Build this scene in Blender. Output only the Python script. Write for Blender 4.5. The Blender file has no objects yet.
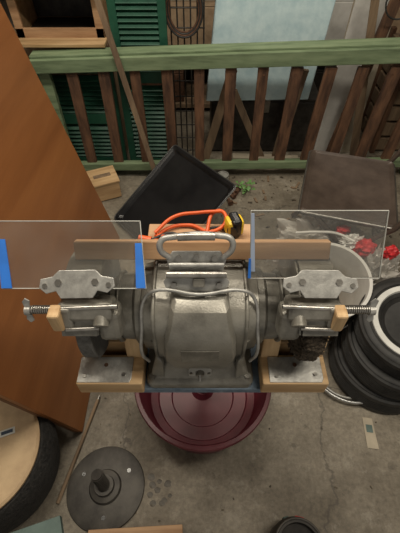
import bpy, bmesh, math, random
from mathutils import Vector, Matrix, Euler, noise
random.seed(4)
sc=bpy.context.scene
sc.view_settings.view_transform='Standard'
col=sc.collection
# ---------------- materials ----------------
def newmat(name):
    m=bpy.data.materials.new(name); m.use_nodes=True
    nt=m.node_tree; b=nt.nodes['Principled BSDF']
    return m,nt,b
def rgba(c): return (c[0],c[1],c[2],1)
def mat_noise(name,c1,c2,rough=.6,metal=0,scale=(8,8,8),ns=4,detail=6,bump=.1,lo=.35,hi=.65,c3=None,spec=.5,fine=0):
    m,nt,b=newmat(name); N=nt.nodes; L=nt.links
    tc=N.new('ShaderNodeTexCoord'); mp=N.new('ShaderNodeMapping'); mp.inputs['Scale'].default_value=scale
    L.new(tc.outputs['Object'],mp.inputs['Vector'])
    n=N.new('ShaderNodeTexNoise'); n.inputs['Scale'].default_value=ns; n.inputs['Detail'].default_value=detail; n.inputs['Roughness'].default_value=.65
    L.new(mp.outputs[0],n.inputs['Vector'])
    r=N.new('ShaderNodeValToRGB'); r.color_ramp.elements[0].position=lo; r.color_ramp.elements[1].position=hi
    r.color_ramp.elements[0].color=rgba(c1); r.color_ramp.elements[1].color=rgba(c2)
    if c3: 
        e=r.color_ramp.elements.new((lo+hi)/2); e.color=rgba(c3)
    L.new(n.outputs['Fac'],r.inputs['Fac']); L.new(r.outputs[0],b.inputs['Base Color'])
    b.inputs['Roughness'].default_value=rough; b.inputs['Metallic'].default_value=metal
    b.inputs['Specular IOR Level'].default_value=spec
    if bump:
        src=n
        if fine:
            src=N.new('ShaderNodeTexNoise'); src.inputs['Scale'].default_value=fine; src.inputs['Detail'].default_value=3
            L.new(tc.outputs['Object'],src.inputs['Vector'])
        bp=N.new('ShaderNodeBump'); bp.inputs['Strength'].default_value=bump; bp.inputs['Distance'].default_value=.01 if not fine else .003
        L.new(src.outputs['Fac'],bp.inputs['Height']); L.new(bp.outputs[0],b.inputs['Normal'])
    return m
def plain(name,c,rough=.5,metal=0,var=.12):
    c2=tuple(min(1,x*(1+var)) for x in c); c1=tuple(x*(1-var) for x in c)
    return mat_noise(name,c1,c2,rough,metal,(1,1,1),14,4,.05)
M={}
M['ply']=mat_noise('orange_ply',(.22,.080,.024),(.36,.145,.045),.42,0,(2.2,.5,5),1.6,8,.02,.3,.7,c3=(.29,.11,.034))
M['ply_edge']=plain('ply_edge',(.15,.07,.03),.7)
M['pine']=mat_noise('pine',(.38,.23,.105),(.58,.40,.215),.65,0,(3,30,30),1.2,5,.08)
M['pine_y']=mat_noise('pine_y',(.36,.21,.10),(.54,.36,.19),.65,0,(3,30,30),1.2,5,.08)
M['pine_v']=mat_noise('pine_v',(.38,.23,.105),(.58,.40,.215),.65,0,(30,30,4),1.2,5,.08)
M['board']=mat_noise('board',(.33,.18,.09),(.50,.31,.17),.65,0,(3,30,30),1.2,5,.06)
M['oldwood']=mat_noise('oldwood',(.12,.08,.05),(.26,.18,.11),.8,0,(20,20,3),1,5,.1)
M['slat']=mat_noise('slat_wood',(.045,.022,.013),(.17,.085,.045),.7,0,(20,20,4),1.4,6,.15)
M['railgreen']=mat_noise('rail_green',(.105,.145,.08),(.22,.285,.165),.65,0,(2,14,14),2,8,.1,c3=(.165,.225,.125))
M['shutter']=mat_noise('shutter_green',(.006,.055,.032),(.014,.090,.052),.5,0,(3,3,3),4,4,.03)
M['foam']=mat_noise('blue_foam',(.40,.55,.60),(.54,.68,.71),.85,0,(4,4,4),4,6,.1)
M['grey']=mat_noise('hammered_grey',(.11,.103,.088),(.28,.266,.230),.34,.35,(1,1,1),9,9,.18,.33,.62,c3=(.215,.204,.176),fine=300)
M['grey2']=mat_noise('cast_grey',(.10,.094,.08),(.28,.266,.23),.42,.35,(1,1,1),18,9,.12,.33,.65,fine=220)
M['galv']=mat_noise('galvanised',(.27,.265,.25),(.44,.435,.41),.42,.5,(1,1,1),45,6,.15)
M['steel']=mat_noise('steel',(.24,.23,.21),(.42,.40,.37),.33,.85,(1,1,1),40,6,.1)
M['dark']=mat_noise('dark_metal',(.018,.016,.014),(.05,.044,.038),.5,.2,(1,1,1),20,6,.1)
M['plate_dark']=mat_noise('flange_iron',(.035,.031,.027),(.075,.068,.058),.55,.3,(1,1,1),16,6,.1)
M['stone']=mat_noise('grinding_stone',(.085,.082,.076),(.13,.126,.118),.95,0,(1,1,1),160,3,.05)
M['brush']=mat_noise('wire_brush',(.03,.022,.015),(.17,.13,.09),.7,.3,(1,1,1),220,3,.8)
M['bluetape']=plain('blue_tape',(.012,.13,.50),.7)
M['tape_pale']=plain('pale_tape',(.30,.36,.48),.6)
M['bluepaint']=mat_noise('blue_paint',(.08,.12,.17),(.17,.22,.28),.6,0,(4,4,4),8,6,.05)
M['maroon']=mat_noise('maroon',(.080,.012,.020),(.140,.024,.036),.42,0,(1,1,1),7,8,.05)
M['black']=mat_noise('black_plastic',(.007,.007,.008),(.014,.014,.015),.25,0,(1,1,1),6,4,.01)
M['blackrim']=plain('tray_rim',(.05,.05,.05),.3,.3)
M['rubber']=mat_noise('rubber',(.010,.010,.010),(.028,.027,.025),.6,0,(1,1,1),20,6,.1)
M['white']=mat_noise('white_plastic',(.46,.45,.42),(.62,.61,.58),.4,0,(1,1,1),7,6,.02)
M['whitewall']=plain('white_wall',(.55,.55,.52),.6)
M['brown']=mat_noise('brown_enamel',(.050,.036,.029),(.088,.065,.052),.34,.15,(1,1,1),9,6,.02)
M['orange']=plain('orange',(.66,.10,.015),.45)
M['red']=plain('red_plastic',(.50,.025,.03),.4)
M['yellow']=plain('yellow',(.75,.5,.03),.4)
M['leaf']=plain('leaf',(.12,.26,.07),.6)
M['card']=mat_noise('cardboard',(.24,.165,.10),(.34,.24,.15),.85,0,(6,6,6),4,4,.05)
M['cream']=plain('cream',(.38,.33,.25),.7)
M['wallp']=mat_noise('wall_paint',(.08,.067,.054),(.14,.12,.096),.85,0,(1,1,1),5,6,.1)
M['ceil']=plain('ceiling_paint',(.4,.37,.32),.9)
M['teal']=mat_noise('teal_board',(.06,.095,.085),(.10,.15,.135),.6,0,(1,1,1),12,6,.05)
M['tan']=mat_noise('tan_top',(.38,.26,.15),(.54,.39,.23),.6,0,(4,4,4),3,8,.05)
M['fur']=mat_noise('black_pile',(.006,.006,.006),(.03,.028,.026),.9,0,(1,1,1),90,4,.8)
M['rust']=mat_noise('rust',(.06,.03,.018),(.16,.08,.045),.8,.3,(1,1,1),50,6,.3)
M['navy']=plain('navy',(.015,.03,.06),.5)
M['chrome']=plain('chrome_hoop',(.4,.4,.39),.3,.8)
M['dirt']=mat_noise('dirt_chips',(.03,.025,.02),(.16,.13,.09),.9,0,(1,1,1),60,4,.1)
M['stain']=mat_noise('oil_stain',(.055,.046,.035),(.10,.086,.066),.5,0,(1,1,1),60,4,.02)
def acrylic():
    m,nt,b=newmat('clear_acrylic'); N=nt.nodes; L=nt.links
    tr=N.new('ShaderNodeBsdfTransparent'); tr.inputs[0].default_value=(.94,.94,.92,1)
    gl=N.new('ShaderNodeBsdfGlossy'); gl.inputs['Roughness'].default_value=.05
    df=N.new('ShaderNodeBsdfDiffuse'); df.inputs[0].default_value=(.52,.50,.46,1)
    fr=N.new('ShaderNodeFresnel'); m1=N.new('ShaderNodeMixShader'); m2=N.new('ShaderNodeMixShader')
    L.new(fr.outputs[0],m1.inputs[0]); L.new(tr.outputs[0],m1.inputs[1]); L.new(gl.outputs[0],m1.inputs[2])
    tc=N.new('ShaderNodeTexCoord')
    n=N.new('ShaderNodeTexNoise'); n.inputs['Scale'].default_value=9; n.inputs['Detail'].default_value=4
    L.new(tc.outputs['Object'],n.inputs['Vector'])
    r=N.new('ShaderNodeMapRange'); r.inputs[1].default_value=.35; r.inputs[2].default_value=.75; r.inputs[3].default_value=.05; r.inputs[4].default_value=.13
    L.new(n.outputs['Fac'],r.inputs[0]); L.new(r.outputs[0],m2.inputs[0]); L.new(m1.outputs[0],m2.inputs[1]); L.new(df.outputs[0],m2.inputs[2])
    out=[x for x in N if x.type=='OUTPUT_MATERIAL'][0]; L.new(m2.outputs[0],out.inputs[0]); return m
M['acryl']=acrylic()
M['acredge']=plain('acrylic_edge',(.40,.40,.37),.4)
def bagm():
    m,nt,b=newmat('plastic_bag'); N=nt.nodes; L=nt.links
    b.inputs['Base Color'].default_value=(.72,.69,.64,1); b.inputs['Roughness'].default_value=.22
    tr=N.new('ShaderNodeBsdfTransparent'); mx=N.new('ShaderNodeMixShader'); mx.inputs[0].default_value=.55
    L.new(tr.outputs[0],mx.inputs[1]); L.new(b.outputs[0],mx.inputs[2])
    out=[x for x in N if x.type=='OUTPUT_MATERIAL'][0]; L.new(mx.outputs[0],out.inputs[0]); return m
M['bag']=bagm()
def concrete():
    m,nt,b=newmat('concrete_floor'); N=nt.nodes; L=nt.links
    tc=N.new('ShaderNodeTexCoord')
    def noise_(s,d,r=.6):
        n=N.new('ShaderNodeTexNoise'); n.inputs['Scale'].default_value=s; n.inputs['Detail'].default_value=d; n.inputs['Roughness'].default_value=r
        L.new(tc.outputs['Object'],n.inputs['Vector']); return n
    n1=noise_(3.6,10,.72); r1=N.new('ShaderNodeValToRGB'); r1.color_ramp.elements[0].position=.34; r1.color_ramp.elements[1].position=.66
    r1.color_ramp.elements[0].color=(.115,.095,.068,1); r1.color_ramp.elements[1].color=(.265,.232,.18,1)
    L.new(n1.outputs['Fac'],r1.inputs[0])
    n2=noise_(60,8,.75); r2=N.new('ShaderNodeMapRange'); r2.inputs[1].default_value=.3; r2.inputs[2].default_value=.7; r2.inputs[3].default_value=.62; r2.inputs[4].default_value=1.28
    L.new(n2.outputs['Fac'],r2.inputs[0])
    mul=N.new('ShaderNodeVectorMath'); mul.operation='SCALE'; L.new(r1.outputs[0],mul.inputs[0]); L.new(r2.outputs[0],mul.inputs['Scale'])
    n3=noise_(10,9,.75); r3=N.new('ShaderNodeMapRange'); r3.inputs[1].default_value=.55; r3.inputs[2].default_value=.62; r3.inputs[3].default_value=0; r3.inputs[4].default_value=.5
    L.new(n3.outputs['Fac'],r3.inputs[0])
    mx=N.new('ShaderNodeMixRGB'); mx.inputs[2].default_value=(.33,.30,.245,1); L.new(r3.outputs[0],mx.inputs[0]); L.new(mul.outputs[0],mx.inputs[1])
    n4=noise_(17,6,.7); r4=N.new('ShaderNodeMapRange'); r4.inputs[1].default_value=.60; r4.inputs[2].default_value=.68; r4.inputs[3].default_value=0; r4.inputs[4].default_value=.5
    L.new(n4.outputs['Fac'],r4.inputs[0])
    mx4=N.new('ShaderNodeMixRGB'); mx4.inputs[2].default_value=(.06,.05,.038,1); L.new(r4.outputs[0],mx4.inputs[0]); L.new(mx.outputs[0],mx4.inputs[1])
    nd=noise_(5,5,.6); ad=N.new('ShaderNodeVectorMath'); ad.operation='MULTIPLY_ADD'; ad.inputs[1].default_value=(.22,.22,0)
    L.new(nd.outputs['Color'],ad.inputs[0]); L.new(tc.outputs['Object'],ad.inputs[2])
    v=N.new('ShaderNodeTexVoronoi'); v.feature='DISTANCE_TO_EDGE'; v.inputs['Scale'].default_value=1.1; L.new(ad.outputs[0],v.inputs['Vector'])
    rc=N.new('ShaderNodeMapRange'); rc.inputs[1].default_value=.001; rc.inputs[2].default_value=.005; rc.inputs[3].default_value=.55; rc.inputs[4].default_value=0
    L.new(v.outputs['Distance'],rc.inputs[0])
    mc=N.new('ShaderNodeMixRGB'); mc.inputs[2].default_value=(.05,.042,.035,1); L.new(rc.outputs[0],mc.inputs[0]); L.new(mx4.outputs[0],mc.inputs[1])
    L.new(mc.outputs[0],b.inputs['Base Color']); b.inputs['Roughness'].default_value=.62
    bp=N.new('ShaderNodeBump'); bp.inputs['Strength'].default_value=.25; bp.inputs['Distance'].default_value=.01
    L.new(n2.outputs['Fac'],bp.inputs['Height']); L.new(bp.outputs[0],b.inputs['Normal']); return m
M['floor']=concrete()
# ---------------- geometry helpers ----------------
roots=[]
def root(name):
    e=bpy.data.objects.new(name,None); e.empty_display_size=.05; col.objects.link(e); roots.append(e); return e
def link(name,me,mat,parent,loc=(0,0,0),rot=(0,0,0),smooth=False,bevel=0,seg=2):
    o=bpy.data.objects.new(name,me); col.objects.link(o); o.location=loc; o.rotation_euler=rot
    if mat: me.materials.append(M[mat] if isinstance(mat,str) else mat)
    if parent: o.parent=parent
    if smooth:
        for p in me.polygons: p.use_smooth=True
    if bevel:
        md=o.modifiers.new('b','BEVEL'); md.width=bevel; md.segments=seg; md.limit_method='ANGLE'
    return o
def center(me):
    vs=[v.co.copy() for v in me.vertices]
    lo=Vector([min(v[i] for v in vs) for i in range(3)]); hi=Vector([max(v[i] for v in vs) for i in range(3)])
    c=(lo+hi)/2
    for v in me.vertices: v.co-=c
    return c
def raw(name,verts,faces,mat,parent,smooth=False,bevel=0):
    me=bpy.data.meshes.new(name); me.from_pydata([tuple(v) for v in verts],[],faces); 
    bm=bmesh.new(); bm.from_mesh(me); bmesh.ops.recalc_face_normals(bm,faces=bm.faces); bm.to_mesh(me); bm.free()
    c=center(me); return link(name,me,mat,parent,c,(0,0,0),smooth,bevel)
def box(parent,name,c,s,mat,rot=(0,0,0),bevel=.002):
    me=bpy.data.meshes.new(name); bm=bmesh.new(); bmesh.ops.create_cube(bm,size=1)
    for v in bm.verts: v.co=Vector((v.co.x*s[0],v.co.y*s[1],v.co.z*s[2]))
    bm.to_mesh(me); bm.free(); return link(name,me,mat,parent,c,rot,False,bevel)
def multibox(parent,name,items,mat,bevel=.001):
    me=bpy.data.meshes.new(name); bm=bmesh.new()
    for it in items:
        c,s=it[0],it[1]; r=it[2] if len(it)>2 else (0,0,0)
        mt=Matrix.Translation(c)@Euler(r).to_matrix().to_4x4()@Matrix.Diagonal((s[0],s[1],s[2],1))
        bmesh.ops.create_cube(bm,size=1,matrix=mt)
    bm.to_mesh(me); bm.free(); c=center(me); return link(name,me,mat,parent,c,(0,0,0),False,bevel)
def autos(o,ang=40):
    for p in o.data.polygons: p.use_smooth=True
    md=o.modifiers.new('es','EDGE_SPLIT'); md.split_angle=math.radians(ang)
def lathe(parent,name,loc,prof,mat,rot=(0,0,0),seg=48,closed=False):
    vs=[];fs=[];n=len(prof)
    for i in range(seg):
        a=2*math.pi*i/seg
        for r,z in prof: vs.append((r*math.cos(a),r*math.sin(a),z))
    for i in range(seg):
        j=(i+1)%seg
        for k in range(n if closed else n-1):
            k2=(k+1)%n
            fs.append((i*n+k,j*n+k,j*n+k2,i*n+k2))
    me=bpy.data.meshes.new(name); me.from_pydata(vs,[],fs)
    bm=bmesh.new(); bm.from_mesh(me); bmesh.ops.remove_doubles(bm,verts=bm.verts,dist=1e-6); bmesh.ops.recalc_face_normals(bm,faces=bm.faces); bm.to_mesh(me); bm.free()
    o=link(name,me,mat,parent,loc,rot); autos(o); return o
def cyl(parent,name,p1,p2,r,mat,r2=None,seg=28):
    p1=Vector(p1);p2=Vector(p2); d=p2-p1; h=d.length; r2=r if r2 is None else r2
    q=d.to_track_quat('Z','Y').to_euler()
    return lathe(parent,name,(p1+p2)/2,[(0,-h/2),(r,-h/2),(r2,h/2),(0,h/2)],mat,q,seg)
def tube(parent,name,pts,r,mat,cyclic=False,bez=True):
    cu=bpy.data.curves.new(name,'CURVE'); cu.dimensions='3D'; cu.bevel_depth=r; cu.bevel_resolution=4; cu.use_fill_caps=True
    c=sum((Vector(p) for p in pts),Vector())/len(pts)
    if bez:
        sp=cu.splines.new('BEZIER'); sp.bezier_points.add(len(pts)-1)
        for b,p in zip(sp.bezier_points,pts): b.co=Vector(p)-c; b.handle_left_type=b.handle_right_type='AUTO'
    else:
        sp=cu.splines.new('POLY'); sp.points.add(len(pts)-1)
        for b,p in zip(sp.points,pts): b.co=(*(Vector(p)-c),1)
    sp.use_cyclic_u=cyclic; cu.resolution_u=10
    o=bpy.data.objects.new(name,cu); col.objects.link(o); o.location=c; cu.materials.append(M[mat]); o.parent=parent; return o
def slab(parent,name,cs,th,mat,bevel=.001):
    cs=[Vector(c) for c in cs]; n=(cs[1]-cs[0]).cross(cs[-1]-cs[0]).normalized()*th
    k=len(cs); vs=cs+[c-n for c in cs]
    fs=[tuple(range(k)),tuple(range(2*k-1,k-1,-1))]+[(i,(i+1)%k,k+(i+1)%k,k+i) for i in range(k)]
    return raw(name,vs,fs,mat,parent,False,bevel)
def rrect(w,h,r,n=5):
    p=[]
    for cx,cy,a0 in ((w/2-r,h/2-r,0),(-w/2+r,h/2-r,90),(-w/2+r,-h/2+r,180),(w/2-r,-h/2+r,270)):
        for i in range(n+1):
            a=math.radians(a0+90*i/n); p.append((cx+r*math.cos(a),cy+r*math.sin(a)))
    return p
def plate(parent,name,pts2,O,U,V,th,mat,bevel=.001):
    O=Vector(O);U=Vector(U).normalized();V=Vector(V).normalized()
    return slab(parent,name,[O+U*a+V*b for a,b in pts2],th,mat,bevel)
def loft(parent,name,secs,mat,smooth=True,cap=True,ang=35,bevel=0):
    n=len(secs[0]); vs=[v for s in secs for v in s]; fs=[]
    for i in range(len(secs)-1):
        for k in range(n):
            k2=(k+1)%n; fs.append((i*n+k,i*n+k2,(i+1)*n+k2,(i+1)*n+k))
    if cap: fs+= [tuple(range(n)),tuple(range((len(secs)-1)*n,len(secs)*n))]
    o=raw(name,vs,fs,mat,parent,False,bevel); autos(o,ang); return o
# ---------------- room ----------------
box(None,'floor',(0,1.2,-.05),(4.4,4.8,.1),'floor',bevel=0)
box(None,'wall_back',(0,3.35,1.35),(4.4,.1,2.7),'wallp',bevel=0)
box(None,'wall_left',(-2.0,1.2,1.35),(.1,4.2,2.7),'wallp',bevel=0)
box(None,'wall_right',(2.0,1.2,1.35),(.1,4.2,2.7),'wallp',bevel=0)
box(None,'ceiling',(0,1.2,2.75),(4.4,4.8,.1),'ceil',bevel=0)
# ---------------- leaning plywood panel ----------------
r=root('plywood_panel')
slab(r,'sheet',[(-.455,.45,0),(-.452,1.46,0),(-.73,1.46,1.42),(-.73,.30,1.42)],-.018,'ply')
slab(r,'front_edge_band',[(-.4542,.449,.001),(-.73,.299,1.42),(-.746,.299,1.42),(-.472,.449,.001)],.0015,'ply_edge')
slab(r,'back_edge_band',[(-.4515,1.4605,.001),(-.7295,1.4605,1.42),(-.746,1.4605,1.42),(-.470,1.4605,.001)],.0015,'ply_edge')
# ---------------- pedestal ----------------
r=root('grinder_pedestal_stand')
TC=(.01,.575,0)
lathe(r,'maroon_tub',TC,[(0,.0),(.195,0),(.203,.012),(.232,.185),(.240,.188),(.243,.196),(.240,.204),(.228,.205),(.222,.196),(.205,.075),(.196,.060),(.170,.052),(.165,.044),(.120,.044),(.115,.036),(0,.036)],'maroon',seg=96)
cyl(r,'column',(.01,.60,.03),(.01,.60,.69),.026,'maroon')
cyl(r,'column_collar',(.01,.60,.034),(.01,.60,.06),.045,'maroon',.03)
multibox(r,'top_plate',[((0,.49,.693),(.34,.27,.014))],'dark')
box(r,'blue_board',(.005,.475,.7105),(.47,.31,.019),'bluepaint')
# ---------------- bench grinder ----------------
g=root('bench_grinder')
Z=.7205
CY=.43; CZ=.868
RY=(0,math.pi/2,0)
def rr(w,h,r,z,cy,n=5,cx=0):
    return [(cx+a,cy+b,z) for a,b in rrect(w,h,r,n)]
loft(g,'cast_foot',[rr(.222,.205,.016,Z,.425),rr(.222,.205,.016,Z+.014,.425),rr(.216,.198,.016,Z+.020,.425),rr(.196,.184,.014,Z+.024,.425),rr(.176,.170,.014,Z+.040,.425),rr(.150,.160,.014,Z+.066,.427),rr(.160,.165,.014,Z+.10,.43),rr(.19,.168,.014,Z+.15,.43)],'grey')
def osec(x,R,sq):
    pts=[]
    n=40
    for i in range(n):
        a=2*math.pi*i/n; c,s=math.cos(a),math.sin(a)
        k=(abs(c)**sq+abs(s)**sq)**(-1/sq)
        pts.append((x,CY+R*k*c,CZ+R*k*s))
    return pts
loft(g,'motor_shell',[osec(-.108,.068,2.4),osec(-.104,.077,2.6),osec(-.084,.080,2.8),osec(-.081,.090,3.2),osec(.081,.090,3.2),osec(.084,.080,2.8),osec(.104,.077,2.6),osec(.108,.068,2.4)],'grey')
def fsec(z,hw,y,c=.006): return [(-hw-c,.42,z),(-hw-c,y+c*2,z),(-hw,y,z),(hw,y,z),(hw+c,y+c*2,z),(hw+c,.42,z)]
loft(g,'front_cover',[fsec(.792,.038,.338),fsec(.805,.046,.326),fsec(.850,.060,.320),fsec(.90,.057,.324),fsec(.938,.048,.337),fsec(.957,.044,.354),fsec(.965,.040,.372)],'grey',ang=22,bevel=.0015)
for sgn,nm in ((-1,'left'),(1,'right')):
    slab(g,'gusset_'+nm,[(sgn*.070,.345,Z+.02),(sgn*.070,.345,.815),(sgn*.082,.352,.83),(sgn*.100,.352,Z+.02)],.012*sgn,'grey',.003)
    lathe(g,'end_bell_'+nm,(sgn*.105,CY,CZ),[(.074,0),(.074,.012),(.066,.018),(.064,.05),(.056,.062),(.035,.068),(.03,.08),(0,.08)],'grey2',(0,sgn*math.pi/2,0))
    tube(g,'end_rib_'+nm,[(sgn*.150,CY+.067*math.cos(a),CZ+.067*math.sin(a)) for a in [i*math.pi/8 for i in range(16)]],.004,'grey2',True)
    cyl(g,'shaft_'+nm,(sgn*.16,CY,CZ),(sgn*.262,CY,CZ),.011,'steel')
    cyl(g,'arbor_nut_'+nm,(sgn*.228,CY,CZ),(sgn*.243,CY,CZ),.02,'steel',seg=6)
    wx=sgn*.205
    if sgn<0:
        lathe(g,'grinding_wheel',(wx,CY,CZ),[(.012,-.016),(.04,-.016),(.042,-.013),(.098,-.013),(.100,-.011),(.100,.011),(.098,.013),(.042,.013),(.04,.016),(.012,.016)],'stone',RY,64)
    else:
        o=lathe(g,'wire_wheel',(wx,CY,CZ),[(.012,-.014),(.05,-.014)]+[(.05+.05*i/6,-.018) for i in range(1,7)]+[(.102,-.008),(.102,.008)]+[(.10-.05*i/6,.018) for i in range(0,7)]+[(.012,.014)],'brush',RY,160)
        for v in o.data.vertices:
            rad=math.hypot(v.co.x,v.co.y)
            if rad>.055:
                k=1+random.uniform(-.06,.07)*(rad-.05)/.05; v.co.x*=k; v.co.y*=k; v.co.z+=random.uniform(-.004,.004)
    secs=[]
    for i in range(25):
        a=math.radians(-60+ (212)*i/24)
        c,s=math.cos(a),math.sin(a)
        w=.030; Ro=.112;Ri=.106
        secs.append([(wx-w,CY+Ri*c,CZ+Ri*s),(wx-w,CY+Ro*c,CZ+Ro*s),(wx+w,CY+Ro*c,CZ+Ro*s),(wx+w,CY+Ri*c,CZ+Ri*s)])
    loft(g,'wheel_guard_'+nm,secs,'grey2')
    ch=[(CY+.110*math.cos(math.radians(-60+212*i/24)),CZ+.110*math.sin(math.radians(-60+212*i/24))) for i in range(25)]+[(CY-.02,CZ-.03)]
    slab(g,'guard_cheek_'+nm,[(wx-sgn*.032,y,z) for y,z in ch],.004,'grey2')
    box(g,'yoke_casting_'+nm,(sgn*.19,.366,.955),(.092,.044,.034),'grey2',(math.radians(-25),0,0),.008)
    box(g,'yoke_arm_'+nm,(sgn*.155,.36,.925),(.040,.042,.065),'grey2',(math.radians(-15),0,0),.01)
    cyl(g,'yoke_boss_'+nm,(sgn*.165,.335,.945),(sgn*.165,.36,.955),.013,'grey2',seg=20)
    box(g,'yoke_outer_lug_'+nm,(sgn*.222,.358,.950),(.020,.034,.045),'grey2',(math.radians(-15),0,0),.005)
def wing(cx,nm,tilt):
    O=(cx,.378,.997); U=(1,0,tilt); V=(0,.80,.60)
    pts=[(-.062,.000),(-.060,.014),(-.040,.018),(-.030,.028),(.030,.028),(.040,.018),(.060,.014),(.062,.000),(.050,-.010),(.034,-.006),(.026,-.018),(-.026,-.018),(-.034,-.006),(-.050,-.010)]
    plate(g,'bracket_plate_'+nm,pts,O,U,V,.004,'galv',.001)
    n=Vector(U).cross(Vector(V)).normalized()
    for k,(a,b) in enumerate(((-.03,.008),(.03,.008),(-.052,.003),(.052,.003))):
        p=Vector(O)+Vector(U).normalized()*a+Vector(V).normalized()*b
        cyl(g,'bracket_bolt_%s_%d'%(nm,k),p-n*.002,p+n*.006,.006 if k<2 else .004,'steel',seg=6 if k<2 else 16)
wing(-.200,'left',.03); wing(.196,'right',-.02)
for sgn,nm in ((-1,'left'),(1,'right')):
    x0=sgn*.135; x1=sgn*.288
    cyl(g,'adjust_rod_'+nm,(x0,.355,.975),(x1,.352,.968),.0045,'steel')
    for k in range(12):
        xx=sgn*(.236+.0035*k); cyl(g,'spring_coil_%s_%d'%(nm,k),(xx,.3525,.970),(xx+.0016,.3525,.970),.0075,'steel',seg=14)
    cyl(g,'wing_nut_hub_'+nm,(sgn*.278,.352,.968),(sgn*.287,.352,.968),.008,'galv')
    for k,s2 in enumerate((-1,1)):
        plate(g,'wing_%s_%d'%(nm,k),[(-.004,0),(.004,0),(.007,.016),(0,.021),(-.006,.014)],(sgn*.283,.352,.968+s2*.004),(1,0,0),(0,.35*s2,s2),.0025,'galv')
    box(g,'wood_pad_'+nm,(sgn*(.237 if sgn<0 else .229),.345,.955),(.020,.026,.046),'pine_v',(0,0,0),.004)
    cyl(g,'lower_screw_'+nm,(sgn*.17,.338,.935),(sgn*.225,.335,.935),.004,'steel')
for x in (-.081,.081):
    tube(g,'shell_rib_%d'%(x>0),[Vector(p) for p in osec(x,.0905,3.2)],.0035,'grey2',True)
slab(g,'nameplate',[(-.034,.3208,.850),(.034,.3208,.850),(.034,.3225,.884),(-.034,.3225,.884)],-.002,'grey2',.0005)
plate(g,'switch_plate',rrect(.046,.026,.006),(0,.3385,Z+.050),(1,0,0),(0,.22,1),-.005,'galv')
cyl(g,'switch_boss',(0,.343,Z+.051),(0,.328,Z+.048),.009,'steel')
cyl(g,'switch_toggle',(0,.332,Z+.050),(0,.319,Z+.043),.0035,'chrome')
for k,x in enumerate((-.018,.018)): cyl(g,'switch_screw_%d'%k,(x,.34,Z+.050),(x,.331,Z+.049),.003,'steel')
for k,x in enumerate((-.098,.098)): cyl(g,'foot_bolt_%d'%k,(x,.338,Z+.012),(x,.338,Z+.028),.007,'steel',seg=6)
tube(g,'wire_bail',[(-.100,.345,.80),(-.108,.338,.845),(-.104,.355,.90),(-.096,.385,.955),(-.078,.388,.973),(0,.380,.974),(.078,.388,.972),(.094,.385,.955),(.103,.355,.90),(.106,.338,.845),(.098,.345,.80)],.0032,'galv')
O=(-.006,.412,1.003); U=(1,0,0); V=(0,.62,.78)
plate(g,'top_bracket',[(-.050,-.040),(.050,-.040),(.056,-.022),(.044,-.006),(.050,.016),(.040,.030),(-.040,.030),(-.050,.016),(-.044,-.006),(-.056,-.022)],O,U,V,.005,'galv')
n=Vector(U).cross(Vector(V)).normalized()
def onb(a,b,h=0): return Vector(O)+Vector(U)*a+Vector(V).normalized()*b+n*h
for k,(a,b) in enumerate(((-.038,-.028),(.038,-.028),(-.03,.018),(.03,.018),(0,.02))):
    cyl(g,'top_bolt_%d'%k,onb(a,b,-.002),onb(a,b,.007),.0055,'steel',seg=6)
cyl(g,'clamp_bar',onb(-.05,-.008,.009),onb(.05,-.008,.009),.006,'steel')
cyl(g,'clamp_bar_upper',onb(-.045,.008,.007),onb(.045,.008,.007),.004,'galv')
box(g,'clamp_slider',onb(.004,-.022,.006),(.020,.016,.010),'grey2',(math.radians(52),0,0),.002)
box(g,'bracket_web',(-.006,.43,.975),(.08,.02,.05),'grey2',(0,0,0),.004)
tube(g,'carry_handle',[onb(-.044,.02,.006),onb(-.058,.034,.014),onb(-.056,.050,.018),onb(-.036,.056,.018),onb(.036,.058,.018),onb(.056,.052,.018),onb(.058,.036,.014),onb(.044,.02,.006)],.0052,'galv')
tube(g,'handle_grip',[onb(-.03,.056,.019),onb(0,.057,.019),onb(.03,.057,.019)],.0070,'steel')
box(g,'wood_rail',(.004,.468,.990),(.455,.018,.034),'board',(math.radians(-30),0,0),.002)
box(g,'rail_shelf',(0,.515,.968),(.20,.075,.010),'board')
# ---------- wood blocks ----------
for sgn,nm in ((-1,'left'),(1,'right')):
    cx=-.181 if sgn<0 else .191
    box(g,'support_block_'+nm,(cx,.344,Z+.0225),(.132,.064,.045),'pine',(0,0,0),.003)
    box(g,'block_riser_inner_'+nm,(cx-sgn*.047,.384,Z+.065),(.036,.022,.13),'pine_v',(math.radians(-8),0,0),.003)
    box(g,'block_riser_outer_'+nm,(cx+sgn*.055,.384,Z+.058),(.020,.022,.115),'pine_v',(math.radians(-8),0,0),.003)
    box(g,'block_back_'+nm,(cx,.408,Z+.03),(.13,.022,.06),'pine',(0,0,0),.003)
    pc=cx-.010 if sgn<0 else cx+.002
    plate(g,'steel_shoe_'+nm,[(-.054,-.028),(.050,-.028),(.054,-.02),(.054,.026),(-.054,.026)],(pc,.343,Z+.048),(1,0,0),(0,1,.05),.003,'galv')
    for k,(a,b) in enumerate(((-.04,-.015),(0,.008),(.038,-.012))):
        cyl(g,'shoe_screw_%s_%d'%(nm,k),(pc+a,.343+b,Z+.047),(pc+a,.343+b,Z+.0505),.004,'rust' if k==1 else 'steel')
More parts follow.
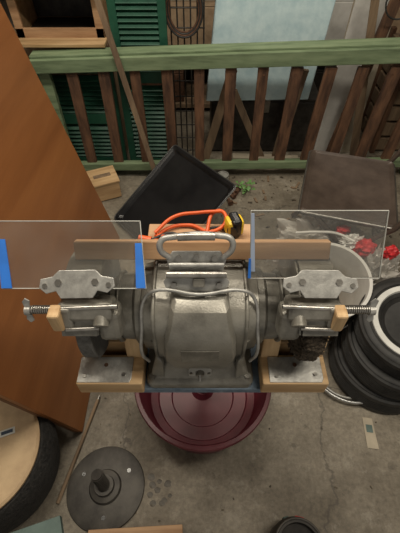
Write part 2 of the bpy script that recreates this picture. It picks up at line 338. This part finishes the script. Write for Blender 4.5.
# ---------- acrylic shields ----------
def shield(name,bl,br,tr_,tl,th=.004):
    r=root(name); slab(r,'clear_sheet',[bl,br,tr_,tl],th,'acryl',0)
    for k,(a,b) in enumerate(((bl,br),(br,tr_),(tr_,tl),(tl,bl))):
        tube(r,'polished_edge_%d'%k,[a,b],.0009,'acredge',bez=False)
    return r
bl,br,tr_,tl=[Vector(v) for v in ((-.330,.385,.984),(-.090,.385,.984),(-.102,.480,1.048),(-.345,.480,1.048))]
r=shield('acrylic_shield',bl,br,tr_,tl)
def tape(r,nm,a,b,frac0,frac1,w,uu,mat='bluetape'):
    p=a.lerp(b,frac0);q=a.lerp(b,frac1); off=Vector((0,-.002,.0035))
    slab(r,nm,[p+off,p+uu*w+off,q+uu*w*.7+off,q+off],.0015,mat,0)
tape(r,'blue_tape_a',bl,tl,0,.72,.018,Vector((1,0,0)))
tape(r,'blue_tape_b',br,tr_,0,.66,.016,Vector((-1,0,0)))
bl,br,tr_,tl=[Vector(v) for v in ((.085,.402,.990),(.302,.402,.990),(.296,.455,1.094),(.080,.455,1.094))]
r=shield('acrylic_shield',bl,br,tr_,tl)
tape(r,'pale_tape',bl,tl,.10,.95,.007,Vector((1,0,0)),'tape_pale')
tape(r,'blue_tape_c',bl,tl,.0,.30,.005,Vector((-1,0,0)))
# ---------- orange cord & tape measure ----------
r=root('orange_cord')
tube(r,'cord_loop',[(-.090,.492,.978),(-.065,.53,.980),(-.02,.542,.979),(.025,.52,.984),(.05,.545,.995),(.035,.56,1.0),(.0,.50,.979),(-.04,.50,.985),(-.085,.515,.979)],.0036,'orange')
tube(r,'cord_tail',[(-.085,.515,.985),(-.05,.545,.998),(.0,.553,1.002),(.04,.55,1.008)],.0034,'orange')
tube(r,'black_wire',[(-.095,.50,.980),(-.05,.515,.984),(-.02,.49,.98),(.03,.535,.98),(.08,.49,.978),(.11,.478,1.0)],.0026,'rubber')
cyl(r,'plug_body',(-.092,.50,.979),(-.115,.505,.982),.008,'orange',.006)
r=root('tape_measure')
box(r,'case',(.064,.525,.994),(.034,.030,.040),'yellow',(0,0,.3),.009)
box(r,'grip_band',(.065,.524,.997),(.020,.0325,.043),'black',(0,0,.3),.006)
cyl(r,'side_disc',(.061,.509,.995),(.060,.507,.995),.011,'black')
# ---------- slatted gate ----------
r=root('slatted_wooden_gate')
slab(r,'top_rail',[(-.84,2.02,.640),(1.35,2.02,.70),(1.35,2.02,.775),(-.84,2.02,.705)],-.04,'railgreen',.004)
slab(r,'top_rail_cap',[(-.84,2.00,.705),(1.35,2.00,.775),(1.35,2.08,.775),(-.84,2.08,.705)],.0-.012,'railgreen',.003)
slab(r,'bottom_rail',[(-.80,2.02,.055),(1.35,2.02,.085),(1.35,2.02,.135),(-.80,2.02,.105)],-.04,'railgreen',.004)
xs=[-.655+.163*i for i in range(13)]
sl=[]
for i,x in enumerate(xs):
    w=.058+random.uniform(-.006,.006)
    sl.append(((x,2.008,.375),(w,.022,.58),(0,random.uniform(-.02,.02)+(.05 if x>.6 else 0),0)))
multibox(r,'slats',sl,'slat',.004)
multibox(r,'end_posts',[((-.80,2.04,.35),(.055,.036,.70)),((1.30,2.04,.38),(.055,.036,.76))],'railgreen',.004)
for i,x in enumerate(xs): cyl(r,'slat_bolt_%d'%i,(x,1.995,.63),(x,2.0,.63),.006,'rust',seg=10)
# ---------- shutters ----------
def shutter(x0,x1,z1,y,lean,rotz=0):
    r=root('louvered_shutter'); w=x1-x0; items=[]
    items.append(((-w/2+.02,0,z1/2),(.04,.03,z1))); items.append(((w/2-.02,0,z1/2),(.04,.03,z1)))
    for z in (.03,z1/2,z1-.03): items.append(((0,0,z),(w-.08,.028,.06)))
    z=.08
    while z<z1-.07:
        if abs(z-z1/2)>.04: items.append(((0,0,z),(w-.08,.034,.006),(math.radians(40),0,0)))
        z+=.026
    o=multibox(r,'frame_and_louvers',items,'shutter',.001)
    c=o.location.copy(); rot=Euler((lean,0,rotz)); o.rotation_euler=rot
    o.location=Vector(((x0+x1)/2,y,0))+rot.to_matrix()@c
shutter(-.90,-.47,.64,2.13,-.02)
shutter(-.445,-.165,1.12,2.12,-.03)
# ---------- nest box on crate ----------
r=root('storage_crate'); 
multibox(r,'panels',[((-.78,2.36,.345),(.58,.34,.69))],'card',.004)
multibox(r,'battens',[((-.78,2.185,.1),(.58,.012,.05)),((-.78,2.185,.55),(.58,.012,.05))],'oldwood')
r=root('wooden_nest_box')
bx=-.70; z0=.735
multibox(r,'shell',[((bx,2.30,z0+.009),(.44,.30,.018)),((bx,2.44,z0+.13),(.44,.018,.24)),((bx-.21,2.30,z0+.13),(.018,.30,.24)),((bx+.21,2.30,z0+.13),(.018,.30,.24)),((bx,2.27,z0+.262),(.46,.42,.02))],'pine_y',.002)
multibox(r,'front_frame',[((bx,2.145,z0+.035),(.44,.016,.05)),((bx-.20,2.145,z0+.13),(.04,.016,.23)),((bx+.20,2.145,z0+.13),(.04,.016,.23)),((bx,2.145,z0+.235),(.44,.016,.03))],'board',.002)
multibox(r,'perch_board',[((bx,2.10,z0+.009),(.46,.09,.016))],'pine',.002)
multibox(r,'support_feet',[((bx-.1,2.36,z0-.022),(.05,.2,.044)),((bx+.1,2.36,z0-.022),(.05,.2,.044))],'pine',.002)
multibox(r,'interior_shade',[((bx,2.41,z0+.13),(.38,.02,.20)),((bx,2.29,z0+.021),(.38,.24,.006))],'dark',.001)  # dark sheets inside the opening, painting the shade of the box interior
r=root('wood_lath'); slab(r,'lath',[(-.465,1.985,.965),(-.438,1.985,.97),(-.235,1.90,.02),(-.262,1.90,.015)],.012,'oldwood')
# ---------- foam ----------
r=root('metal_trunk'); box(r,'body',(.40,2.45,.18),(.66,.36,.34),'dark',bevel=.01); box(r,'lid',(.40,2.45,.360),(.67,.37,.02),'dark',bevel=.006); box(r,'latch',(.40,2.26,.33),(.05,.012,.08),'steel')
r=root('foam_insulation_board')
slab(r,'board',[(.035,2.27,.372),(.645,2.29,.372),(.700,2.36,.925),(.66,2.36,.955),(.09,2.34,.955),(.085,2.34,.94)],-.05,'foam',.006)
# ---------- clutter behind ----------
r=root('storage_shelf')
multibox(r,'boards',[((.1,2.98,.45),(3.4,.36,.03)),((.1,2.98,.95),(3.4,.36,.03)),((.1,2.98,.05),(3.4,.36,.03))],'oldwood')
multibox(r,'posts',[((x,2.80,.65),(.04,.04,1.3)) for x in (-1.5,-.5,.5,1.7)],'dark')
def carton(r,nm,c,s,mat):
    box(r,nm,c,s,mat,bevel=.004); box(r,nm+'_flap',(c[0],c[1]-s[1]*.24,c[2]+s[2]/2+.003),(s[0],s[1]*.48,.005),mat,(math.radians(-3),0,0),.001)
    box(r,nm+'_tape',(c[0],c[1],c[2]+s[2]/2+.004),(s[0]*.98,.03,.002),'cream',bevel=0)
carton(r,'carton_a',(-.05,2.95,.58),(.34,.28,.22),'card'); carton(r,'carton_b',(.9,2.98,.59),(.4,.3,.25),'white')
carton(r,'carton_c',(-.9,2.97,.57),(.4,.28,.2),'oldwood'); carton(r,'carton_d',(.3,2.97,.17),(.4,.3,.2),'cream')
carton(r,'carton_e',(1.35,2.97,.60),(.34,.3,.26),'card'); carton(r,'carton_f',(1.0,2.97,.18),(.5,.3,.22),'dark'); carton(r,'carton_g',(.42,2.97,.56),(.3,.28,.18),'dark'); carton(r,'carton_h',(-.3,2.97,.17),(.36,.28,.2),'rust')
r=root('wire_rack'); 
for i in range(6): cyl(r,'upright_%d'%i,(-.15+.034*i,2.22,.0),(-.15+.034*i,2.22,1.05),.004,'dark',seg=8)
for i in range(11): cyl(r,'cross_%d'%i,(-.155,2.22,.05+.09*i),(.025,2.22,.05+.09*i),.004,'dark',seg=8)
r=root('coiled_cable')
for k in range(4):
    tube(r,'coil_%d'%k,[(-.08+(.075+.006*k)*math.cos(a),2.188-.003*k,.86+(.10+.007*k)*math.sin(a)) for a in [i*math.pi/6 for i in range(12)]],.005,'rubber' if k%2 else 'rust',True)
tube(r,'hook',[(-.08,2.222,1.0),(-.08,2.19,.985),(-.08,2.175,.965),(-.08,2.165,.985)],.004,'steel')
r=root('white_board_stack')
slab(r,'sheet_a',[(.74,2.20,0),(.93,2.24,0),(.99,2.36,.98),(.80,2.32,1.0)],-.012,'white')
slab(r,'sheet_b',[(.76,2.24,0),(1.02,2.28,0),(1.05,2.39,.88),(.80,2.35,.88)],-.012,'cream')
r=root('dark_plank_bundle')
slab(r,'plank_a',[(.80,2.17,0),(.86,2.17,0),(1.00,2.20,1.05),(.94,2.20,1.05)],-.016,'slat',.003)
slab(r,'plank_b',[(.98,2.17,0),(1.03,2.17,0),(.84,2.15,.98),(.80,2.15,.98)],-.012,'oldwood',.003)
slab(r,'plank_c',[(1.02,2.18,0),(1.08,2.18,0),(1.13,2.19,1.02),(1.06,2.19,1.02)],-.016,'slat',.003)
tube(r,'hanging_wire',[(.94,2.14,1.0),(.88,2.12,.90),(.96,2.12,.84),(1.04,2.12,.92),(1.10,2.13,.86)],.004,'rubber')
r=root('wooden_crate_tower'); 
multibox(r,'slats',[((1.34,2.42,.06+.105*k),(.36,.30,.085)) for k in range(6)],'oldwood',.004)
multibox(r,'corner_posts',[((1.34+a,2.42+b,.33),(.03,.03,.66)) for a in (-.18,.18) for b in (-.15,.15)],'slat',.003)
r=root('wire_basket')
for zz,s in ((.662,.92),(.74,.96),(.82,1.0)):
    tube(r,'ring_%d'%(zz*1000),[(1.34+a*s,2.40+b*s,zz) for a,b in rrect(.36,.28,.03)],.0035,'galv',True,False)
k=0
for a,b in rrect(.36,.28,.03,1):
    tube(r,'wire_v%d'%k,[(1.34+a*.92,2.40+b*.92,.662),(1.34+a,2.40+b,.82)],.003,'galv',bez=False);k+=1
for i in range(11):
    x=-.16+.32*i/10; tube(r,'wire_%d'%i,[(1.34+x,2.26,.82),(1.34+x*.92,2.271,.662),(1.34+x*.92,2.529,.662),(1.34+x,2.54,.82)],.002,'galv',bez=False)
box(r,'folded_cloth',(1.33,2.40,.70),(.24,.2,.07),'navy',(0,0,.1),.02)
r=root('lumber_offcuts')
multibox(r,'pieces',[((.10,2.135,.30),(.05,.02,.62),(0,.25,0)),((.30,2.135,.25),(.04,.02,.52),(0,-.45,0)),((.52,2.14,.30),(.06,.02,.60),(0,.12,0))],'oldwood',.003)
multibox(r,'stack',[((.46,2.13,.02),(.5,.05,.03),(0,0,.02)),((.42,2.13,.05),(.42,.05,.025),(0,.02,-.02))],'cream',.003)
r=root('paint_can')
def can(r,x,y,z0,rad,h,mat,i):
    lathe(r,'body_%d'%i,(x,y,z0),[(0,0),(rad,0),(rad,.004),(rad*.98,.008),(rad*.98,h-.01),(rad*1.02,h-.004),(rad*1.02,h),(rad*.9,h),(rad*.88,h-.008),(0,h-.008)],mat)
    tube(r,'bail_%d'%i,[(x-rad,y,z0+h*.8),(x-rad*.7,y-rad*.8,z0+h*.55),(x,y-rad*1.0,z0+h*.45),(x+rad*.7,y-rad*.8,z0+h*.55),(x+rad,y,z0+h*.8)],.002,'steel')
can(r,.14,1.93,0,.035,.07,'galv',0)
# ---------- black tray ----------
r=root('black_tray')
A=Vector((-.505,1.637,.005));B=Vector((-.180,1.262,.005));u=Vector((.400,.235,.275))
Cn=B+u;D=A+u
o_=(A+B+Cn+D)/4; ux=(B-A); uy=u
ex=ux.normalized(); ey=(uy-ex*uy.dot(ex)).normalized(); nn=ex.cross(ey)
if nn.z<0: nn=-nn
w=ux.length; h=uy.length
def ringp(ins,c): return [o_+ex*a+ey*b+nn*c for a,b in rrect(w-2*ins,h-2*ins,.02)]
loft(r,'tray_pan',[ringp(.012,0),ringp(0,.022),ringp(.008,.025),ringp(.022,.020),ringp(.034,.006)],'black',ang=20)
tube(r,'rim_bead',[Vector(p) for p in ringp(.004,.024)],.0035,'blackrim',True,False)
r=root('tray_prop_block'); box(r,'block',(-.02,1.77,.085),(.13,.12,.17),'card',(0,0,.3),.004); box(r,'label',(-.02,1.77,.171),(.06,.05,.001),'cream',(0,0,.3),0)
r=root('wooden_block_box'); box(r,'carton',(-.57,1.84,.06),(.16,.15,.11),'pine_y',(0,0,.4),.004); box(r,'lid',(-.57,1.84,.12),(.17,.16,.012),'pine',(0,0,.4),.002); box(r,'dark_band',(-.57,1.84,.127),(.10,.03,.002),'oldwood',(0,0,.4),0)
# ---------- brown folding chair ----------
r=root('metal_folding_chair')
cs=[Vector((.392,1.19,.45)),Vector((.56,1.62,.45)),Vector((.915,1.49,.45)),Vector((.735,1.09,.45))]
cc=sum(cs,Vector())/4; e1=(cs[3]-cs[0]).normalized(); e2=Vector((-e1.y,e1.x,0))
def Cc(a,b,z): return Vector((cc.x,cc.y,0))+e1*a+e2*b+Vector((0,0,z))
pp=rrect(.38,.45,.016)
loft(r,'seat',[[Cc(a,b,.425) for a,b in pp],[Cc(a,b,.445) for a,b in pp],[Cc(a*.97,b*.97,.453) for a,b in pp],[Cc(a*.90,b*.92,.444) for a,b in pp]],'brown')
for s2 in (-1,1):
    tube(r,'front_leg_%d'%s2,[Cc(.30,s2*.235,.80),Cc(.18,s2*.235,.45),Cc(-.20,s2*.235,.01)],.011,'brown',bez=False)
    tube(r,'rear_leg_%d'%s2,[Cc(-.12,s2*.222,.43),Cc(.28,s2*.222,.01)],.011,'brown',bez=False)
tube(r,'front_crossbar',[Cc(-.14,-.235,.08),Cc(-.14,.235,.08)],.008,'steel',bez=False)
tube(r,'rear_crossbar',[Cc(.22,-.222,.08),Cc(.22,.222,.08)],.008,'brown',bez=False)
slab(r,'backrest',[Cc(.26,-.235,.66),Cc(.26,.235,.66),Cc(.31,.235,.82),Cc(.31,-.235,.82)],.012,'brown',.004)
tube(r,'seat_edge_trim',[Cc(a*1.01,b*1.01,.438) for a,b in pp],.0055,'plate_dark',True,False)
tube(r,'seat_side_strip',[Cc(-.18,-.232,.446),Cc(.18,-.232,.446)],.0045,'steel',bez=False)
# ---------- bucket ----------
r=root('white_bucket')
BR=(math.radians(14),math.radians(-4),0)
lathe(r,'pail',(.512,.985,.012),[(0,0),(.112,0),(.118,.01),(.140,.29),(.150,.292),(.152,.305),(.152,.345),(.158,.347),(.158,.357),(.146,.358),(.143,.345),(.115,.016),(0,.014)],'white',BR,64)
mt=Matrix.Translation((.512,.985,.012))@Euler(BR).to_matrix().to_4x4()
tube(r,'wire_handle',[mt@Vector((-.157,0,.31)),mt@Vector((-.12,-.11,.26)),mt@Vector((0,-.165,.22)),mt@Vector((.12,-.11,.26)),mt@Vector((.157,0,.31))],.003,'steel')
o=lathe(r,'rag_contents',(.512,.985,.012),[(0,.08),(.05,.07),(.09,.065),(.117,.05)],'card',BR,30)
for v in o.data.vertices: v.co.z+=random.uniform(-.015,.02)
# ---------- plastic bag heap ----------
def blob(parent,name,c,s,mat,amp=.25,freq=3,sub=4,seed=0,zmax=9):
    me=bpy.data.meshes.new(name); bm=bmesh.new(); bmesh.ops.create_icosphere(bm,subdivisions=sub,radius=1)
    for v in bm.verts:
        d=noise.turbulence(v.co*freq+Vector((seed,0,0)),3,True)
        v.co*=1+amp*(d-.6); v.co=Vector((v.co.x*s[0],v.co.y*s[1],max(v.co.z,-.9)*s[2]))
        if v.co.z+c[2]>zmax: v.co.z=zmax-c[2]+(v.co.z+c[2]-zmax)*.08
    bm.to_mesh(me); bm.free(); return link(name,me,mat,parent,c,(0,0,0),False)
r=root('plastic_bag_heap')
blob(r,'bag',(.53,1.20,.20),(.21,.075,.22),'bag',.6,2.6,5,1,.395)
blob(r,'bag_b',(.74,1.03,.18),(.11,.08,.20),'bag',.6,3,5,5,.39)
blob(r,'inner_paper',(.52,1.20,.17),(.15,.05,.17),'cream',.5,3,4,3,.37)
blob(r,'red_package',(.665,1.06,.355),(.050,.035,.045),'red',.5,3,3,8)
blob(r,'red_scrap',(.595,1.145,.375),(.035,.02,.022),'red',.5,3,3,9,.40)
blob(r,'red_packet',(.75,1.02,.37),(.035,.025,.035),'red',.5,3,3,4)
blob(r,'white_wrap',(.62,1.09,.36),(.05,.03,.035),'white',.6,3,4,12,.40)
tube(r,'rolled_edge',[(.40,1.14,.36),(.48,1.12,.385),(.56,1.11,.385),(.62,1.07,.38)],.006,'white')
# ---------- tires ----------
def tire(r,i,x,y,z,R,w,tilt,white=False):
    hw=w/2
    prof=[(R*.58,-hw*.7),(R*.66,-hw),(R*.90,-hw),(R*.99,-hw*.85),(R,-hw*.5)]
    for q in range(5): 
        z1=-hw*.5+hw*q*.2; prof+=[(R,z1),(R,z1+hw*.1),(R*.975,z1+hw*.12),(R*.975,z1+hw*.18)]
    prof+=[(R,hw*.5),(R*.99,hw*.88),(R*.95,hw*.98),(R*.92,hw*.90),(R*.89,hw*.98),(R*.82,hw*1.0),(R*.80,hw*.92),(R*.77,hw*1.0),(R*.66,hw*.96),(R*.58,hw*.7)]
    lathe(r,'tread_%d'%i,(x,y,z),prof,'rubber',tilt,64,True)
    if white: lathe(r,'white_wall_%d'%i,(x,y,z),[(R*.64,hw*.85),(R*.66,hw*1.08),(R*.76,hw*1.08),(R*.77,hw*.95)],'whitewall',tilt,64)
    lathe(r,'rim_%d'%i,(x,y,z),[(R*.59,hw*.6),(R*.56,hw*.75),(R*.5,hw*.5),(R*.2,hw*.4),(R*.18,hw*.7),(0,hw*.7)],'rubber',tilt,48)
r=root('rubber_tire'); tire(r,0,.735,.71,.055,.20,.11,(0,0,0))
r=root('rubber_tire'); tire(r,0,.745,.71,.168,.19,.10,(.04,.03,0))
r=root('rubber_tire'); tire(r,0,.765,.730,.285,.19,.10,(.13,-.10,0),True)
r=root('steel_hoop')
tube(r,'hoop',[(.61+.155*math.cos(a),.70+.15*math.sin(a),.03) for a in [i*math.pi/8 for i in range(16)]],.006,'chrome',True)
tube(r,'hoop_inner',[(.60+.125*math.cos(a),.70+.125*math.sin(a),.012) for a in [i*math.pi/8 for i in range(16)]],.005,'galv',True)
# ---------- stool bottom-left ----------
r=root('round_footstool')
SX,SY=-.680,.315
lathe(r,'pile_side',(SX,SY,0),[(0,0),(.17,0),(.20,.06),(.218,.15),(.215,.22),(.20,.25),(0,.25)],'fur',seg=72)
lathe(r,'tan_lid',(SX,SY,.25),[(.192,0),(.194,.012),(.187,.018),(.10,.015),(0,.014)],'tan',seg=72)
box(r,'label',(SX+.088,SY+.055,.268),(.045,.02,.002),'whitewall',(0,0,.35),0)
box(r,'label_print',(SX+.088,SY+.055,.2695),(.034,.010,.001),'navy',(0,0,.35),0)
r=root('long_rod'); cyl(r,'rod',(-.40,.57,.008),(-.475,.22,.008),.0065,'oldwood',seg=12); cyl(r,'rod_tip',(-.40,.57,.008),(-.397,.585,.008),.005,'steel',seg=12)
# ---------- pipe flange ----------
r=root('floor_flange')
lathe(r,'disc',(-.322,.268,0),[(0,0),(.128,0),(.132,.004),(.130,.009),(.118,.012),(.055,.014),(.050,.026),(.034,.030),(.032,.044),(0,.044)],'plate_dark',seg=64)
cyl(r,'threaded_stub',(-.322,.268,.04),(-.335,.285,.115),.018,'dark')
for k in range(9):
    f=k/9; p=Vector((-.322,.268,.048)).lerp(Vector((-.335,.285,.112)),f); d=Vector((-.013,.017,.075)).normalized()
    cyl(r,'thread_%d'%k,p,p+d*.0035,.0205,'plate_dark',seg=20)
for k in range(3):
    a=k*math.pi*2/3+.6; cyl(r,'bolt_hole_%d'%k,(-.322+.09*math.cos(a),.268+.09*math.sin(a),.010),(-.322+.09*math.cos(a),.268+.09*math.sin(a),.0139),.007,'black',seg=14)
r=root('oil_spots')
for k in range(10):
    x=-.168+.028*(k%3)+random.uniform(-.012,.012); y=.225+.028*(k//3)+random.uniform(-.01,.01); rad=random.uniform(.005,.011)
    o=lathe(r,'spot_%d'%k,(x,y,0),[(0,.0004),(rad,.0003),(rad*1.1,0)],'stain',(0,0,0),14)
    for v in o.data.vertices: v.co.x*=random.uniform(.8,1.3)
r=root('paper_label'); slab(r,'label',[(.61,.395,.002),(.650,.39,.002),(.655,.50,.002),(.62,.505,.002)],-.001,'cream',0); slab(r,'print',[(.622,.45,.0035),(.645,.447,.0035),(.648,.475,.0035),(.625,.478,.0035)],-.0005,'teal',0)
r=root('teal_board'); slab(r,'board',[(-.62,.07,.30),(-.37,.15,.30),(-.31,.00,.30),(-.62,-.08,.30)],-.02,'teal'); multibox(r,'legs',[((-.52,.03,.14),(.03,.03,.275)),((-.38,.04,.14),(.03,.03,.275))],'oldwood')
r=root('wood_offcut'); box(r,'plank',(-.205,.128,.012),(.30,.05,.022),'board',(0,0,.05))
r=root('glass_jar'); lathe(r,'jar',(.29,.095,0),[(0,0),(.075,0),(.08,.01),(.08,.08),(.07,.10),(.07,.12),(.06,.122),(.058,.10),(0,.06)],'dark'); tube(r,'lid_ring',[(.29+.07*math.cos(a),.095+.07*math.sin(a),.121) for a in [i*math.pi/8 for i in range(16)]],.004,'plate_dark',True); box(r,'red_glint',(.31,.168,.06),(.03,.016,.03),'red',(0,0,-.2),.004)  # small red block stands in for a red glint on the jar
box(r,'teal_glint',(.27,.169,.06),(.02,.014,.03),'teal',(0,0,.2),.004)  # teal glint, put in as a coloured block
r=root('weed_sprig')
for k in range(26):
    a=random.uniform(0,6.28); q=random.uniform(.01,.055); x=.27+q*math.cos(a); y=1.86+q*math.sin(a); z=random.uniform(.005,.05)
    a2=random.uniform(0,6.28); l=.03
    raw('leaf_%d'%k,[(x,y,z),(x+l*.5*math.cos(a2)-.01*math.sin(a2),y+l*.5*math.sin(a2)+.01*math.cos(a2),z+.015),(x+l*math.cos(a2),y+l*math.sin(a2),z+.005),(x+l*.5*math.cos(a2)+.01*math.sin(a2),y+l*.5*math.sin(a2)-.01*math.cos(a2),z+.012)],[(0,1,2,3)],'leaf',r)
r=root('rusty_bolts')
for k in range(8):
    x=.16+random.uniform(-.03,.06); y=1.81+random.uniform(-.08,.06); a=random.uniform(0,3.1)
    cyl(r,'bolt_%d'%k,(x,y,.012),(x+.05*math.cos(a),y+.05*math.sin(a),.012),.010,'rust',seg=10); cyl(r,'head_%d'%k,(x,y,.018),(x-.012*math.cos(a),y-.012*math.sin(a),.018),.018,'rust',seg=6)
r=root('floor_debris'); items=[]
for k in range(260):
    if k<190: x=random.uniform(-.4,1.2); y=random.uniform(1.25,2.0)
    else: x=random.uniform(-.45,.8); y=random.uniform(.1,1.3)
    if (x-.01)**2+(y-.575)**2<.0625: continue
    s=random.uniform(.003,.011 if k<190 else .006)
    items.append(((x,y,s*.3),(s*random.uniform(.8,2.5),s,s*.6),(0,0,random.uniform(0,3.1))))
multibox(r,'chips',items,'dirt',0)
items=[]
for k in range(30):
    x=random.uniform(-.2,1.2); y=random.uniform(1.6,1.98); items.append(((x,y,.004),(random.uniform(.02,.07),.012,.006),(0,0,random.uniform(0,3.1))))
multibox(r,'splinters',items,'oldwood',0)
tube(g,'power_cord',[(.06,.53,.80),(.12,.60,.74),(.30,.66,.45),(.34,.75,.08),(.30,.85,.008),(.30,1.0,.008),(.26,1.15,.008)],.0045,'rubber')
# ---------- finalize roots ----------
bpy.context.view_layer.update()
for e in roots:
    ch=[o for o in e.children]
    if not ch: continue
    lo=[1e9]*3; hi=[-1e9]*3
    for o in ch:
        for c in o.bound_box:
            w_=o.matrix_basis@Vector(c)
            for i in range(3): lo[i]=min(lo[i],w_[i]); hi[i]=max(hi[i],w_[i])
    p=Vector(((lo[0]+hi[0])/2,(lo[1]+hi[1])/2,lo[2]))
    e.location=p
    for o in ch: o.location=o.location-p
# ---------- lights ----------
def area(name,loc,sx,sy,power,colr,rot=(0,0,0)):
    l=bpy.data.lights.new(name,'AREA'); l.shape='RECTANGLE'; l.size=sx; l.size_y=sy; l.energy=power; l.color=colr
    o=bpy.data.objects.new(name,l); col.objects.link(o); o.location=loc; o.rotation_euler=rot
area('ceiling_light_a',(-.5,.9,2.66),1.2,.25,33,(1,.91,.76))
area('ceiling_light_b',(.9,.3,2.66),1.2,.25,25,(1,.91,.76))
area('ceiling_light_c',(.2,2.0,2.66),1.2,.25,15,(1,.90,.75))
w=bpy.data.worlds.new('World'); sc.world=w; w.use_nodes=True
w.node_tree.nodes['Background'].inputs[0].default_value=(1,.94,.84,1); w.node_tree.nodes['Background'].inputs[1].default_value=.36
# ---------- camera ----------
cd=bpy.data.cameras.new('camera'); cam=bpy.data.objects.new('camera',cd); col.objects.link(cam); sc.camera=cam
cam.location=(0,0,1.5); cam.rotation_euler=(math.radians(40),0,0)
cd.sensor_fit='VERTICAL'; cd.sensor_height=24; cd.lens=385/533*24; cd.clip_start=.02
